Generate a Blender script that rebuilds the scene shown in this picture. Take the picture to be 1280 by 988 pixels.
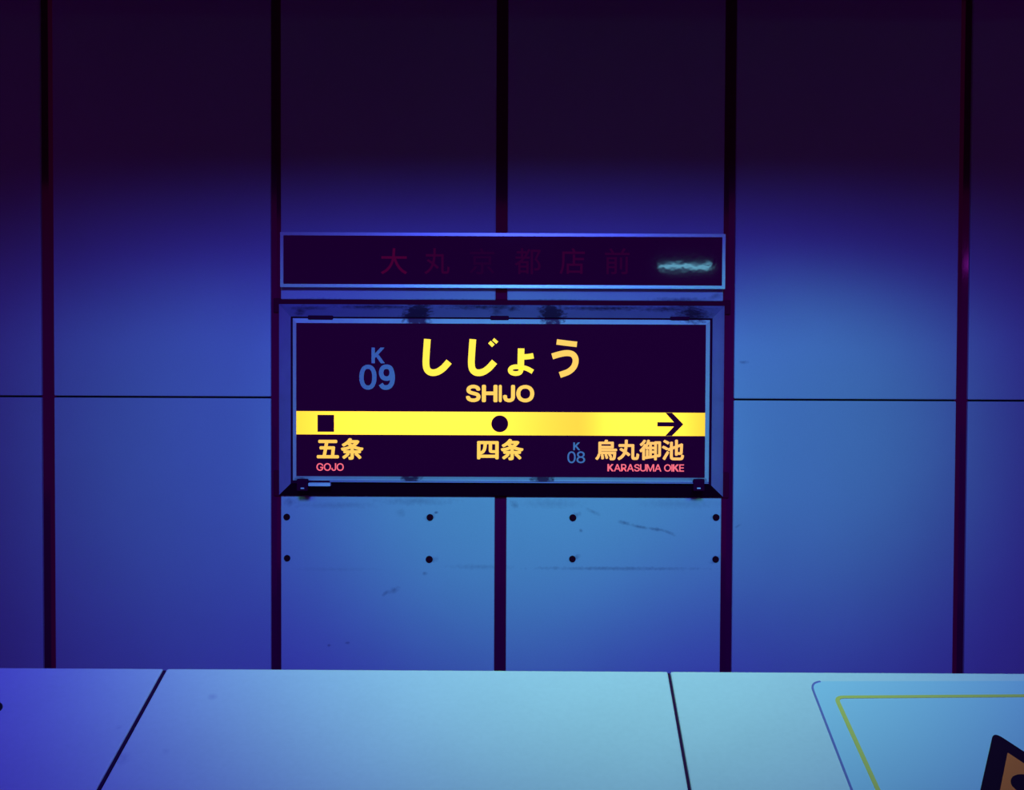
import bpy, bmesh, math, random
from mathutils import Vector, Matrix

random.seed(4)
scene = bpy.context.scene
COL = scene.collection
for o in list(bpy.data.objects):
    bpy.data.objects.remove(o)

# ------------------------------------------------------------------ camera
F_PX, CX, CY = 1303.0, 640.0, 494.0
EYE = Vector((0.0, 0.0, 1.6))
ROT = Matrix.Rotation(math.radians(90.0 - 1.3), 3, 'X') @ Matrix.Rotation(math.radians(0.25), 3, 'Z')
cam_data = bpy.data.cameras.new('camera')
cam_data.sensor_fit = 'HORIZONTAL'
cam_data.sensor_width = 36.0
cam_data.lens = F_PX / 1280.0 * 36.0
cam_data.clip_start = 0.05
cam = bpy.data.objects.new('camera', cam_data)
cam.matrix_world = Matrix.Translation(EYE) @ ROT.to_4x4()
COL.objects.link(cam)
scene.camera = cam

# ------------------------------------------------------------------ world, lamps, exposure
world = bpy.data.worlds.new('world')
scene.world = world
world.use_nodes = True
bg = world.node_tree.nodes['Background']
bg.inputs['Color'].default_value = (0.58, 0.0, 1.0, 1)
bg.inputs['Strength'].default_value = 0.070

scene.view_settings.view_transform = 'Standard'
scene.view_settings.look = 'None'
scene.view_settings.exposure = 0.0
scene.view_settings.gamma = 1.0
scene.view_settings.use_curve_mapping = False

def spot(name, loc, target, color, power, cone, blend, radius):
    d = bpy.data.lights.new(name, 'SPOT')
    d.color = color
    d.energy = power
    d.spot_size = math.radians(cone)
    d.spot_blend = blend
    d.shadow_soft_size = radius
    o = bpy.data.objects.new(name, d)
    o.location = loc
    o.rotation_euler = (Vector(target) - Vector(loc)).to_track_quat('-Z', 'Y').to_euler()
    COL.objects.link(o)
    return o

# added tinted spots behind the camera stand in for the platform lighting; the bulkhead over the platform edge shades the top of the wall
spot('wall_fill_blue', (0.05, -1.5, 3.45), (0.08, 4.1, 1.30), (0.058, 0.072, 1.0), 1000, 54, 1.0, 0.35)
for x_, z_, power in ((-1.15, 1.30, 105), (0.0, 1.25, 500), (1.10, 1.36, 285)):
    spot('wall_fill', (x_, -1.5, 3.45), (x_, 4.1, z_), (0.12, 1.0, 0.48), power, 18, 1.0, 0.35)
spot('gate_fill', (0.13, 0.90, 2.75), (0.13, 1.60, 1.24), (0.37, 1.0, 0.08), 73, 58.5, 1.0, 0.12)  # added spot without a fixture, pools light on the gate tops
spot('gate_fill_blue', (-0.90, 0.40, 3.00), (-0.80, 1.20, 1.20), (0.095, 0.04, 1.0), 21, 50, 1.0, 0.15)  # added blue fill for the left gate section

# ------------------------------------------------------------------ helpers
def at(px, py, depth):
    """point of the photograph (1280 x 988) on the upright plane y = depth -> (x, z)"""
    d = ROT @ Vector(((px - CX) / F_PX, (CY - py) / F_PX, -1.0))
    t = (depth - EYE.y) / d.y
    p = EYE + d * t
    return p.x, p.z

def rect(x0, y0, x1, y1, depth):
    """axis-aligned rectangle on the plane y = depth: (x0, z0, x1, z1), z0 the lower edge"""
    ym, xm = (y0 + y1) / 2, (x0 + x1) / 2
    return at(x0, ym, depth)[0], at(xm, y1, depth)[1], at(x1, ym, depth)[0], at(xm, y0, depth)[1]

MATS = {}
ORG = {}

def tag(o, label=None, cat=None, group=None, kind=None):
    if label: o['label'] = label
    if cat: o['category'] = cat
    if group: o['group'] = group
    if kind: o['kind'] = kind
    return o

def root(name, loc, label, cat):
    o = bpy.data.objects.new(name, None)
    o.empty_display_size = 0.1
    o.location = loc
    COL.objects.link(o)
    ORG[o.name] = Vector(loc)
    return tag(o, label, cat)

def link(name, me, mat, parent=None, smooth=False):
    """me is in world coordinates; it is moved into the frame of its parent's thing"""
    org = ORG[parent.name] if parent else Vector((0, 0, 0))
    if org.length:
        me.transform(Matrix.Translation(-org))
    me.name = name
    me.materials.clear()
    me.materials.append(MATS[mat])
    if smooth:
        for p in me.polygons: p.use_smooth = True
    o = bpy.data.objects.new(name, me)
    COL.objects.link(o)
    if parent: o.parent = parent
    ORG[o.name] = org
    return o

def from_bm(bm):
    bmesh.ops.recalc_face_normals(bm, faces=bm.faces)
    me = bpy.data.meshes.new('m')
    bm.to_mesh(me); bm.free()
    return me

def add_box(bm, x0, x1, y0, y1, z0, z1, bevel=0.0, seg=1):
    vs = [bm.verts.new((x, y, z)) for x in (x0, x1) for y in (y0, y1) for z in (z0, z1)]
    q = [(0, 1, 3, 2), (4, 6, 7, 5), (0, 4, 5, 1), (2, 3, 7, 6), (0, 2, 6, 4), (1, 5, 7, 3)]
    fs = [bm.faces.new([vs[i] for i in f]) for f in q]
    bmesh.ops.recalc_face_normals(bm, faces=fs)
    if bevel > 0:
        es = list({e for f in fs for e in f.edges})
        bmesh.ops.bevel(bm, geom=es, offset=bevel, segments=seg, profile=0.5, affect='EDGES')

def box(name, mat, parent, x0, x1, y0, y1, z0, z1, bevel=0.0, seg=1):
    bm = bmesh.new()
    add_box(bm, x0, x1, y0, y1, z0, z1, bevel, seg)
    return link(name, from_bm(bm), mat, parent)

def solid(name, mat, parent, front, back):
    """closed body between two outlines with the same number of points"""
    bm = bmesh.new()
    a = [bm.verts.new(p) for p in front]; b = [bm.verts.new(p) for p in back]
    n = len(a)
    bm.faces.new(a); bm.faces.new(list(reversed(b)))
    for i in range(n):
        bm.faces.new((a[i], b[i], b[(i + 1) % n], a[(i + 1) % n]))
    return link(name, from_bm(bm), mat, parent)

# ------------------------------------------------------------------ materials
def principled(name, base, rough=0.5, metal=0.0, spec=0.5, emit=None, estr=1.0):
    m = bpy.data.materials.new(name)
    m.use_nodes = True
    b = m.node_tree.nodes['Principled BSDF']
    b.inputs['Base Color'].default_value = (*base, 1)
    b.inputs['Roughness'].default_value = rough
    b.inputs['Metallic'].default_value = metal
    b.inputs['Specular IOR Level'].default_value = spec
    if emit:
        b.inputs['Emission Color'].default_value = (*emit, 1)
        b.inputs['Emission Strength'].default_value = estr
    MATS[name] = m
    return m, m.node_tree, b

def nd(t, kind, **kw):
    n = t.nodes.new(kind)
    for k, v in kw.items(): setattr(n, k, v)
    return n

def math_node(t, op, a, b=None, c=None, clamp=False):
    n = nd(t, 'ShaderNodeMath', operation=op, use_clamp=clamp)
    for i, v in enumerate((a, b, c)):
        if v is None: continue
        if isinstance(v, (int, float)): n.inputs[i].default_value = v
        else: t.links.new(v, n.inputs[i])
    return n.outputs[0]

def noise(t, scale, detail=3, rough=0.55, stretch=None):
    tc = nd(t, 'ShaderNodeNewGeometry')
    src = tc.outputs['Position']
    if stretch:
        mp = nd(t, 'ShaderNodeMapping')
        mp.inputs['Scale'].default_value = stretch
        t.links.new(src, mp.inputs['Vector']); src = mp.outputs[0]
    n = nd(t, 'ShaderNodeTexNoise')
    n.inputs['Scale'].default_value = scale
    n.inputs['Detail'].default_value = detail
    n.inputs['Roughness'].default_value = rough
    t.links.new(src, n.inputs['Vector'])
    return n.outputs['Fac']

def smudge(t, axes, cx, cz, rx, rz, angle, wobble):
    """soft elliptical stain mask around a point of the surface"""
    g = nd(t, 'ShaderNodeNewGeometry')
    s = nd(t, 'ShaderNodeSeparateXYZ')
    t.links.new(g.outputs['Position'], s.inputs[0])
    u = math_node(t, 'SUBTRACT', s.outputs[axes[0]], cx)
    v = math_node(t, 'SUBTRACT', s.outputs[axes[1]], cz)
    ca, sa = math.cos(angle), math.sin(angle)
    p = math_node(t, 'ADD', math_node(t, 'MULTIPLY', u, ca / rx), math_node(t, 'MULTIPLY', v, sa / rx))
    q = math_node(t, 'ADD', math_node(t, 'MULTIPLY', u, -sa / rz), math_node(t, 'MULTIPLY', v, ca / rz))
    d = math_node(t, 'ADD', math_node(t, 'MULTIPLY', p, p), math_node(t, 'MULTIPLY', q, q))
    d = math_node(t, 'SQRT', d)
    d = math_node(t, 'ADD', d, math_node(t, 'MULTIPLY', math_node(t, 'SUBTRACT', wobble, 0.5), 1.6))
    return math_node(t, 'SUBTRACT', 1.0, math_node(t, 'SMOOTH_MAX', d, 0.0, 0.1), clamp=True)

def painted(name, base, rough, spec, var=0.10, scale=3.0, grain=0.06, stains=(), axes=(0, 2), dirt_or_reflect=(0.12, 0.08, 0.16), bump=0.0):
    m, t, b = principled(name, base, rough, 0.0, spec)
    big = noise(t, scale, 4)
    fine = noise(t, 160.0, 2)
    k = math_node(t, 'ADD', math_node(t, 'MULTIPLY', math_node(t, 'SUBTRACT', big, 0.5), var * 2),
                  math_node(t, 'MULTIPLY', math_node(t, 'SUBTRACT', fine, 0.5), grain * 2))
    k = math_node(t, 'ADD', k, 1.0)
    mul = nd(t, 'ShaderNodeVectorMath', operation='SCALE')
    mul.inputs[0].default_value = base
    t.links.new(k, mul.inputs['Scale'])
    col = mul.outputs[0]
    if stains:
        w = noise(t, 60.0, 3)
        tot = None
        for (cx, cz, rx, rz, ang, s) in stains:
            f = math_node(t, 'MINIMUM', math_node(t, 'MULTIPLY', smudge(t, axes, cx, cz, rx, rz, ang, w), s), 0.92)
            tot = f if tot is None else math_node(t, 'MAXIMUM', tot, f)
        mx = nd(t, 'ShaderNodeMix', data_type='RGBA')
        t.links.new(tot, mx.inputs[0])
        t.links.new(col, mx.inputs[6])
        mx.inputs[7].default_value = (*dirt_or_reflect, 1)
        col = mx.outputs[2]
    t.links.new(col, b.inputs['Base Color'])
    if bump:
        bp = nd(t, 'ShaderNodeBump')
        bp.inputs['Strength'].default_value = bump
        bp.inputs['Distance'].default_value = 0.002
        t.links.new(noise(t, 40.0, 2), bp.inputs['Height'])
        t.links.new(bp.outputs[0], b.inputs['Normal'])
    return m

WALL_Y = 4.10          # front of the wall panels
SIGN_Y = 3.98          # front of the station sign
BOARD_Y = 4.065         # front of the display board

def stain(px, py, wpx, hpx, deg, s, depth=WALL_Y):
    x, z = at(px, py, depth)
    k = depth / F_PX
    return (x, z, wpx * k, hpx * k, math.radians(deg), s)

panel_stains = [
    stain(537, 647, 9, 5, 20, .55), stain(545, 641, 3, 2, 0, .8), stain(540, 700, 9, 4, 10, .5),
    stain(718, 646, 10, 5, 30, .5), stain(726.5, 664, 3, 3, 60, .7), stain(718, 698, 10, 4, 20, .5),
    stain(895, 647, 8, 4, 10, .5), stain(894, 700, 9, 5, 30, .5),
    stain(780, 654, 10, 3, -18, .55), stain(798, 658.5, 16, 2.6, -12, .65), stain(820, 662, 16, 2.6, -8, .6), stain(836, 666, 12, 2.6, -22, .45),
    stain(741, 640, 13, 3, -25, .35), stain(482, 742, 6, 3, 40, .5), stain(492, 738, 10, 4, 25, .45), stain(531, 717, 4, 3, 0, .5),
    stain(411, 807, 3, 2, 20, .6), stain(434, 804, 4, 2, 10, .6), stain(643, 631, 7, 5, -40, .5), stain(362, 628, 9, 6, 10, .4),
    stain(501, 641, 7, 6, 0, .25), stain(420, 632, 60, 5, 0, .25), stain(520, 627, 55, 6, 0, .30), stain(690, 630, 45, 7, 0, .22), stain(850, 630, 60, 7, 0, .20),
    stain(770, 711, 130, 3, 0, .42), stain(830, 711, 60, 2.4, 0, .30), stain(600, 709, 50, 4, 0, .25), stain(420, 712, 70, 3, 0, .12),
]
painted('panel', (0.60, 0.60, 0.62), 0.55, 0.25, 0.07, 2.2, 0.05)
painted('panel_marked', (0.63, 0.63, 0.65), 0.55, 0.25, 0.06, 2.2, 0.05, panel_stains)
painted('panel_side', (0.60, 0.60, 0.62), 0.55, 0.25, 0.07, 2.2, 0.05,
        [stain(930, 453, 7, 2.5, 0, .5), stain(922, 658, 5, 2, 30, .5), stain(345, 340, 6, 6, 0, .3)])
painted('panel_upper', (0.60, 0.60, 0.62), 0.55, 0.25, 0.06, 2.5, 0.05,
        [stain(400, 376, 40, 4, 0, .7), stain(560, 376, 60, 3, 0, .6), stain(850, 375, 45, 4, 0, .7), stain(894, 371, 10, 5, 20, .6), stain(700, 376, 60, 2.5, 0, .6)])
principled('dark_channel', (0.36, 0.0, 0.11), 0.08, 0.6, 0.1)
principled('dark_rail', (0.17, 0.0, 0.03), 0.9, 0.0, 0.0)
principled('rust_bolt', (0.06, 0.0, 0.012), 0.8, 0.0, 0.05)
painted('concrete', (0.14, 0.13, 0.16), 0.85, 0.2, 0.15, 4.0, 0.1, bump=0.3)
painted('ceiling_paint', (0.12, 0.11, 0.14), 0.8, 0.2, 0.1, 4.0, 0.05)
painted('floor_tile', (0.12, 0.10, 0.14), 0.5, 0.4, 0.1, 6.0, 0.05)
grime_reflect = [stain(x, y, w, h, 0, k, SIGN_Y) for (x, y, w, h, k) in (  # edge grime, plus dark reflections painted into the frame colour
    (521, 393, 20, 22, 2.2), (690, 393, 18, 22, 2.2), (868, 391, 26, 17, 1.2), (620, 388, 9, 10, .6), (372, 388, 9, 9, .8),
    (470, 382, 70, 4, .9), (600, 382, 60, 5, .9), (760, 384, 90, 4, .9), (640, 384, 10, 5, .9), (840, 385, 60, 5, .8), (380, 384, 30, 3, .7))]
grime_reflect_low = [stain(x, y, w, h, 0, k, SIGN_Y) for (x, y, w, h, k) in ((513, 600, 15, 9, 1.6), (678, 600, 18, 9, 1.6), (375, 601, 9, 5, .9), (875, 601, 12, 5, .7))]  # dark reflections painted on the lower rail, with corner grime
painted('bevel_steel', (0.56, 0.38, 0.66), 0.38, 0.5, 0.16, 9.0, 0.05, grime_reflect, dirt_or_reflect=(0.08, 0.0, 0.045))
MATS['bevel_steel'].node_tree.nodes['Principled BSDF'].inputs['Metallic'].default_value = 0.55
painted('frame_steel', (0.88, 0.86, 0.84), 0.45, 0.3, 0.16, 10.0, 0.04, grime_reflect[:3] + grime_reflect_low, dirt_or_reflect=(0.12, 0.0, 0.08))
MATS['frame_steel'].node_tree.nodes['Principled BSDF'].inputs['Metallic'].default_value = 0.0
painted('board_rail', (0.70, 0.95, 0.66), 0.34, 0.5, 0.10, 12.0, 0.04)
MATS['board_rail'].node_tree.nodes['Principled BSDF'].inputs['Metallic'].default_value = 0.5
principled('black_seal_and_shade', (0.08, 0.0, 0.03), 0.8, 0.0, 0.0)
principled('sign_face', (0.004, 0.0, 0.004), 0.12, 0.0, 0.06, (0.42, 0.0, 1.0), 0.024)  # faint purple emission added to lift the black face
principled('print_black', (0.004, 0.0, 0.004), 0.5, 0.0, 0.0, (0.42, 0.0, 1.0), 0.024)  # same purple glow put into the black marks
principled('print_blue', (0.40, 0.36, 0.46), 0.5, 0.0, 0.3)
m, t, b = principled('display_glass', (0.004, 0.0, 0.008), 0.04, 0.0, 0.5, (0.42, 0.0, 1.0), 0.018)  # weak purple glow added to lift the dark glass
bp = nd(t, 'ShaderNodeBump'); bp.inputs['Strength'].default_value = 0.06; bp.inputs['Distance'].default_value = 0.0015
t.links.new(noise(t, 22.0, 2), bp.inputs['Height']); t.links.new(bp.outputs[0], b.inputs['Normal'])
principled('lettering_yellow', (0.4, 0.3, 0.02), 0.5, 0, 0.2, (1.0, 0.70, 0.035), 1.15)
principled('lettering_amber', (0.4, 0.25, 0.02), 0.5, 0, 0.2, (1.0, 0.56, 0.085), 1.0)
principled('lettering_peach', (0.4, 0.2, 0.05), 0.5, 0, 0.2, (1.0, 0.50, 0.10), 1.0)
principled('lettering_pink', (0.4, 0.08, 0.08), 0.5, 0, 0.2, (0.92, 0.13, 0.16), 1.0)
for k, (r, bl) in {'a': (.052, .028), 'b': (.029, .026), 'c': (.015, .024), 'd': (.022, .025), 'e': (.028, .026)}.items():
    principled('diode_' + k, (0.004, 0, 0.004), 0.5, 0, 0.0, (r, 0.0, bl), 1.0)
# lit band: two tubes behind the translucent strip, weaker where they meet and at the ends
m, t, b = principled('lit_band', (0.4, 0.32, 0.02), 0.4, 0, 0.2, (1.0, 0.60, 0.03), 1.0)
g = nd(t, 'ShaderNodeNewGeometry'); s = nd(t, 'ShaderNodeSeparateXYZ'); t.links.new(g.outputs['Position'], s.inputs[0])
def hump(c, w):
    q = math_node(t, 'DIVIDE', math_node(t, 'SUBTRACT', s.outputs[0], c), w)
    return math_node(t, 'EXPONENT', math_node(t, 'MULTIPLY', math_node(t, 'POWER', math_node(t, 'ABSOLUTE', q), 4.0), -1.0))
tubes = math_node(t, 'MAXIMUM', hump(at(520, 530, SIGN_Y)[0], 0.46), hump(at(805, 530, SIGN_Y)[0], 0.19))
t.links.new(math_node(t, 'ADD', math_node(t, 'MULTIPLY', tubes, 0.75), 0.95), b.inputs['Emission Strength'])
painted('gate_white', (0.78, 0.80, 0.80), 0.38, 0.4, 0.07, 5.0, 0.04,
        [(x, y, rx, ry, 0.3, k) for (x, y, rx, ry, k) in ((-0.345, 1.199, .006, .0075, .30), (-0.410, 1.098, .009, .011, .35), (-0.4335, 1.146, .005, .005, .2), (-0.37, 1.11, .005, .006, .15), (0.55, 1.17, .004, .005, .2))], axes=(0, 1), dirt_or_reflect=(0.22, 0.14, 0.42))
painted('gate_front', (0.70, 0.72, 0.72), 0.45, 0.4, 0.05, 3.0, 0.03)
principled('joint_shade', (0.05, 0.005, 0.05), 0.7, 0.0, 0.1)
principled('gate_dark', (0.03, 0.01, 0.05), 0.6)
principled('sticker_film', (0.55, 0.74, 0.84), 0.35, 0.0, 0.4)
principled('sticker_edge', (0.22, 0.18, 0.48), 0.5)
principled('sticker_yellow', (0.85, 0.66, 0.14), 0.45, 0.0, 0.3)
principled('sticker_orange', (1.0, 0.20, 0.05), 0.45, 0.0, 0.3)
principled('sticker_black', (0.02, 0.0, 0.02), 0.5, 0.0, 0.2)
principled('tube_light', (0.8, 0.9, 1.0), 0.4, 0, 0.3, (0.22, 0.72, 1.0), 15.0)
principled('lamp_housing', (0.5, 0.5, 0.55), 0.5)

GLYPHS = {
    '五': [[61,158,61,132,127,132,106,17,20,17,20,-9,331,-9,331,17,260,17,273,157,252,159,248,158,159,158,171,234,306,234,306,260,42,260,42,234,142,234,131,158],[134,17,155,132,243,132,232,17]],
    '条': [[105,64,90,47,72,31,52,16,34,4,38,0,43,-5,47,-10,51,-15,70,-1,91,16,110,35,126,54],[220,51,239,34,258,17,274,-1,286,-16,306,-1,294,14,277,31,258,49,239,64],[234,239,221,226,208,214,192,202,176,192,160,202,145,213,132,225,120,238,122,239],[132,295,115,270,92,246,62,222,26,201,31,198,36,193,41,187,45,182,61,191,76,201,90,211,103,222,114,210,125,199,138,189,151,179,118,165,84,154,48,146,12,140,16,134,19,128,22,122,25,116,64,124,103,134,140,147,176,164,209,148,244,136,282,126,322,119,325,125,329,131,333,137,338,142,300,148,265,156,232,166,201,179,223,194,243,212,260,231,274,252,256,263,251,262,142,262,161,289],[161,138,161,100,51,100,51,77,161,77,161,1,156,-4,125,-4,128,-9,130,-15,132,-21,133,-27,147,-27,159,-26,168,-25,176,-23,182,-19,186,-14,187,-8,188,1,188,77,298,77,298,100,188,100,188,138]],
    '四': [[31,264,31,-16,57,-16,57,10,291,10,291,-14,318,-14,318,264],[57,36,57,238,123,238,120,181,112,138,94,105,62,82,66,78,71,73,75,67,78,62,114,88,135,126,145,175,149,238,198,238,198,129,199,111,204,99,213,92,228,90,266,90,273,90,279,90,284,91,288,92,286,114,281,113,276,113,271,112,266,112,231,112,227,113,224,116,223,121,223,128,223,238,291,238,291,36]],
    '烏': [[158,51,163,37,169,21,173,6,175,-7,196,-1,194,11,190,26,184,42,178,56],[213,56,221,44,228,32,235,20,239,9,258,18,254,28,247,40,239,52,231,63],[100,50,104,34,107,17,108,1,108,-14,131,-11,131,4,129,20,126,37,122,54],[53,61,47,40,39,21,28,3,15,-11,36,-24,50,-9,61,10,69,31,75,53],[63,261,63,73,293,73,291,41,288,18,284,4,280,-3,269,-6,231,-5,234,-10,236,-16,237,-22,238,-27,280,-28,287,-27,293,-25,297,-22,302,-19,308,-8,312,11,316,41,319,84,320,95,89,95,89,123,333,123,333,145,89,145,89,171,282,171,282,261,176,261,193,291,162,295,150,261],[89,240,256,240,256,192,89,192]],
    '丸': [[44,138,109,97,94,66,73,37,46,13,11,-8,16,-12,21,-18,26,-23,30,-29,66,-7,94,19,116,48,132,80,181,37,201,58,141,106,147,127,151,149,154,171,156,193,237,193,237,19,239,-1,244,-14,255,-21,271,-23,308,-23,325,-19,335,-6,341,18,344,55,338,57,331,60,325,63,319,67,318,35,316,15,312,6,306,3,275,3,269,4,266,6,264,11,264,19,264,219,158,219,159,293,131,293,130,219,30,219,30,193,129,193,117,123,62,156]],
    '御': [[69,294,58,276,43,257,27,240,10,224,13,220,17,215,21,209,24,204,43,222,62,242,79,264,93,285],[241,267,241,-28,265,-28,265,243,306,243,306,53,301,48,276,48,278,43,281,36,282,30,283,24,296,24,306,25,314,26,320,29,325,33,328,38,329,45,330,53,330,267],[77,224,62,196,45,170,26,146,6,125,21,102,51,137,51,-27,76,-27,76,172,93,202,113,190,119,199,125,209,130,221,135,232,160,232,160,178,100,178,100,154,160,154,160,25,131,20,131,127,110,127,110,18,90,15,96,-9,235,13,234,36,184,28,184,88,227,88,227,111,184,111,184,154,229,154,229,178,184,178,184,232,227,232,227,256,144,256,153,290,129,294,123,270,115,246,106,225,95,206,100,216]],
    '池': [[33,271,50,263,68,253,85,242,97,232,112,255,99,264,83,273,65,282,47,290],[14,175,31,166,48,157,64,147,77,138,91,160,78,168,63,178,45,187,28,194],[26,-6,48,-23,109,91,89,107],[139,260,139,166,97,150,107,126,139,139,139,25,141,1,150,-14,167,-22,193,-24,285,-24,309,-21,324,-10,333,10,337,41,331,42,325,45,318,48,313,51,310,26,306,10,298,2,285,0,194,0,179,1,170,5,166,12,165,25,165,148,216,169,216,50,242,50,242,179,296,200,293,98,281,88,254,89,256,83,258,77,260,70,261,64,269,64,279,64,288,65,297,66,304,69,310,74,314,81,317,92,321,221,323,226,304,233,299,229,297,227,242,206,242,293,216,293,216,196,165,176,165,260]],
    '大': [[161,294,156,194,22,194,22,167,152,167,137,117,111,70,71,28,15,-6,21,-10,26,-16,31,-22,35,-27,91,7,131,49,158,97,175,147,199,90,230,42,269,2,316,-27,320,-21,325,-14,330,-8,335,-3,289,25,250,64,220,112,197,167,330,167,330,194,184,194,190,294]],
    '京': [[92,173,260,173,260,117,92,117],[240,58,304,-18,327,-3,261,72],[82,71,70,53,54,34,36,15,18,-1,23,-4,28,-8,33,-13,37,-17,56,0,75,20,93,41,108,62],[145,289,167,251,23,251,23,225,328,225,328,251,197,251,171,297],[66,196,66,93,162,93,162,3,154,-4,102,-4,105,-9,108,-16,110,-22,111,-28,132,-28,150,-28,164,-27,174,-25,182,-21,187,-15,189,-8,190,2,190,93,288,93,288,196]],
    '都': [[178,282,154,235,154,254,110,254,110,291,85,291,85,254,31,254,31,230,85,230,85,188,15,188,15,165,99,165,78,145,56,128,32,113,7,99,12,94,16,89,21,83,24,78,52,95,52,-26,76,-26,76,-6,155,-6,155,-21,180,-21,180,131,98,131,132,165,196,165,196,188,151,188,165,208,179,229,191,252,202,275],[110,230,151,230,120,188,110,188],[76,16,76,54,155,54,155,16],[76,75,76,109,155,109,155,75],[211,274,211,-28,237,-28,237,249,303,249,259,154,282,132,297,111,305,92,307,74,307,65,305,57,302,51,297,47,280,43,251,43,254,37,256,30,258,24,258,18,291,18,298,19,304,21,310,23,315,26,323,33,329,44,332,57,333,72,331,91,324,112,309,134,286,157,337,263,318,275,314,274]],
    '店': [[102,101,102,-23,128,-23,128,-9,276,-9,276,-23,303,-23,303,101,206,101,206,148,320,148,320,173,206,173,206,214,179,214,179,101],[128,14,128,77,276,77,276,14],[163,287,182,251,44,251,44,160,43,118,39,73,29,28,11,-13,16,-16,23,-20,29,-24,34,-28,53,16,64,65,69,115,71,160,71,226,331,226,331,251,211,251,207,261,202,272,195,283,189,293]],
    '前': [[211,180,211,36,236,36,236,180],[283,190,283,5,275,-2,229,-1,232,-7,235,-14,237,-21,238,-27,257,-27,272,-26,284,-25,294,-22,301,-18,305,-13,308,-5,308,5,308,190],[253,296,220,239,115,239,132,245,126,257,117,270,107,283,97,294,73,286,82,274,91,262,99,250,105,239,19,239,19,215,332,215,332,239,250,239,281,287],[143,105,143,70,65,70,65,105],[143,126,65,126,65,161,143,161],[41,183,41,-26,65,-26,65,49,143,49,143,2,137,-4,98,-3,101,-9,104,-15,106,-21,107,-27,124,-26,137,-26,148,-24,156,-22,162,-19,166,-14,168,-7,169,2,169,183]],
    'S': [[224,-9,202,-8,182,-6,162,-2,144,3,128,9,112,17,98,26,85,36,74,48,64,60,56,74,49,88,44,103,40,120,38,137,104,137,106,125,109,115,112,105,117,96,123,88,130,80,138,74,147,68,156,63,166,59,177,55,188,53,200,51,212,50,224,49,237,50,250,51,263,53,275,56,286,60,296,65,306,71,315,77,323,84,329,92,335,100,340,109,343,119,345,129,346,139,345,149,343,157,341,165,337,172,332,179,326,185,320,190,313,195,305,200,296,205,245,222,184,239,160,247,138,256,118,266,101,277,86,289,74,303,64,318,57,335,53,353,52,372,53,389,56,405,60,420,67,434,75,448,85,460,96,471,109,481,122,490,138,498,154,504,171,509,189,513,208,515,227,516,247,515,266,513,283,509,300,504,316,498,331,490,344,481,357,471,367,461,377,449,385,436,392,422,396,408,399,393,401,378,337,378,335,393,330,406,323,418,313,428,302,437,289,445,275,451,259,455,243,458,225,459,212,458,200,457,188,455,178,452,167,448,158,443,149,438,141,432,135,425,129,418,124,411,120,402,117,394,116,385,115,376,116,366,118,356,121,348,125,340,131,334,138,327,145,322,152,317,161,312,169,308,212,293,264,279,312,264,321,259,331,255,341,249,350,244,359,238,367,231,375,224,382,215,389,207,395,198,399,187,403,177,406,165,408,152,408,139,407,122,405,107,400,92,394,77,386,64,377,51,366,39,353,28,339,19,323,11,306,4,288,-2,268,-6,246,-8]],
    'H': [[60,0,60,509,125,509,125,289,392,289,392,509,457,509,457,0,392,0,392,232,125,232,125,0]],
    'I': [[0,0,75,0,75,509,0,509]],
    'J': [[185,-7,159,-5,135,0,113,7,93,19,75,33,60,50,48,70,40,92,35,118,33,145,33,173,98,173,98,145,99,128,101,112,106,97,113,85,122,74,132,65,143,59,156,54,170,51,185,50,200,51,214,54,226,59,238,65,248,74,256,85,263,97,268,112,271,128,272,145,272,509,336,509,336,145,335,118,330,92,321,70,309,50,294,33,276,19,256,7,235,0,211,-5]],
    'O': [[267,-7,241,-6,217,-2,194,5,171,13,150,25,131,39,113,55,97,73,82,93,70,115,59,140,51,166,45,193,41,223,40,254,41,285,45,315,51,343,59,369,70,393,82,415,97,436,113,454,131,470,150,484,171,495,194,504,217,510,241,514,267,516,293,514,317,510,340,504,363,495,384,484,403,470,421,454,437,436,451,415,464,393,474,369,482,343,488,315,492,285,493,254,492,223,488,193,482,166,474,140,464,115,451,93,437,73,421,55,403,39,384,25,363,13,340,5,317,-2,293,-6],[267,53,285,54,302,57,318,61,334,68,349,76,364,86,377,98,388,112,399,127,408,144,416,163,422,183,427,205,429,229,430,254,429,279,427,303,422,325,416,346,408,365,399,382,388,397,377,411,364,423,349,433,334,441,318,447,302,452,285,455,267,456,249,455,232,452,215,447,199,441,184,433,170,422,157,411,145,397,135,381,125,364,117,345,111,325,107,303,104,279,103,254,104,229,107,205,111,183,117,163,125,144,135,127,145,112,157,98,170,86,184,76,199,68,215,61,232,57,249,54]],
    'G': [[269,-7,242,-6,217,-2,193,5,171,14,149,25,130,39,112,55,96,73,82,93,69,116,59,140,51,166,45,194,41,223,40,254,41,285,45,315,51,343,59,369,69,393,82,415,96,436,112,454,129,470,149,484,170,495,192,504,215,510,239,514,265,516,281,515,296,514,311,511,326,508,340,504,354,498,367,492,380,485,392,478,403,469,414,460,424,450,433,439,441,428,449,416,456,404,462,391,467,377,471,363,474,349,408,349,405,358,401,368,397,377,392,385,387,393,382,401,376,408,370,415,363,421,356,427,349,432,341,437,333,441,324,445,315,448,306,451,296,453,286,455,276,455,265,456,247,455,230,452,214,447,198,441,183,432,169,422,156,410,145,397,134,381,125,364,117,345,111,325,107,303,104,279,103,254,104,229,107,206,111,184,117,163,125,145,134,128,145,112,157,99,170,87,184,76,200,68,216,61,233,57,250,54,269,53,285,54,301,56,317,59,331,65,345,71,357,79,369,88,379,99,388,110,396,123,403,137,408,152,412,168,414,185,415,202,434,199,283,199,283,256,478,256,478,200,477,176,474,152,468,131,461,110,451,91,439,73,426,57,411,43,395,30,377,19,357,10,337,2,315,-3,292,-6]],
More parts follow.
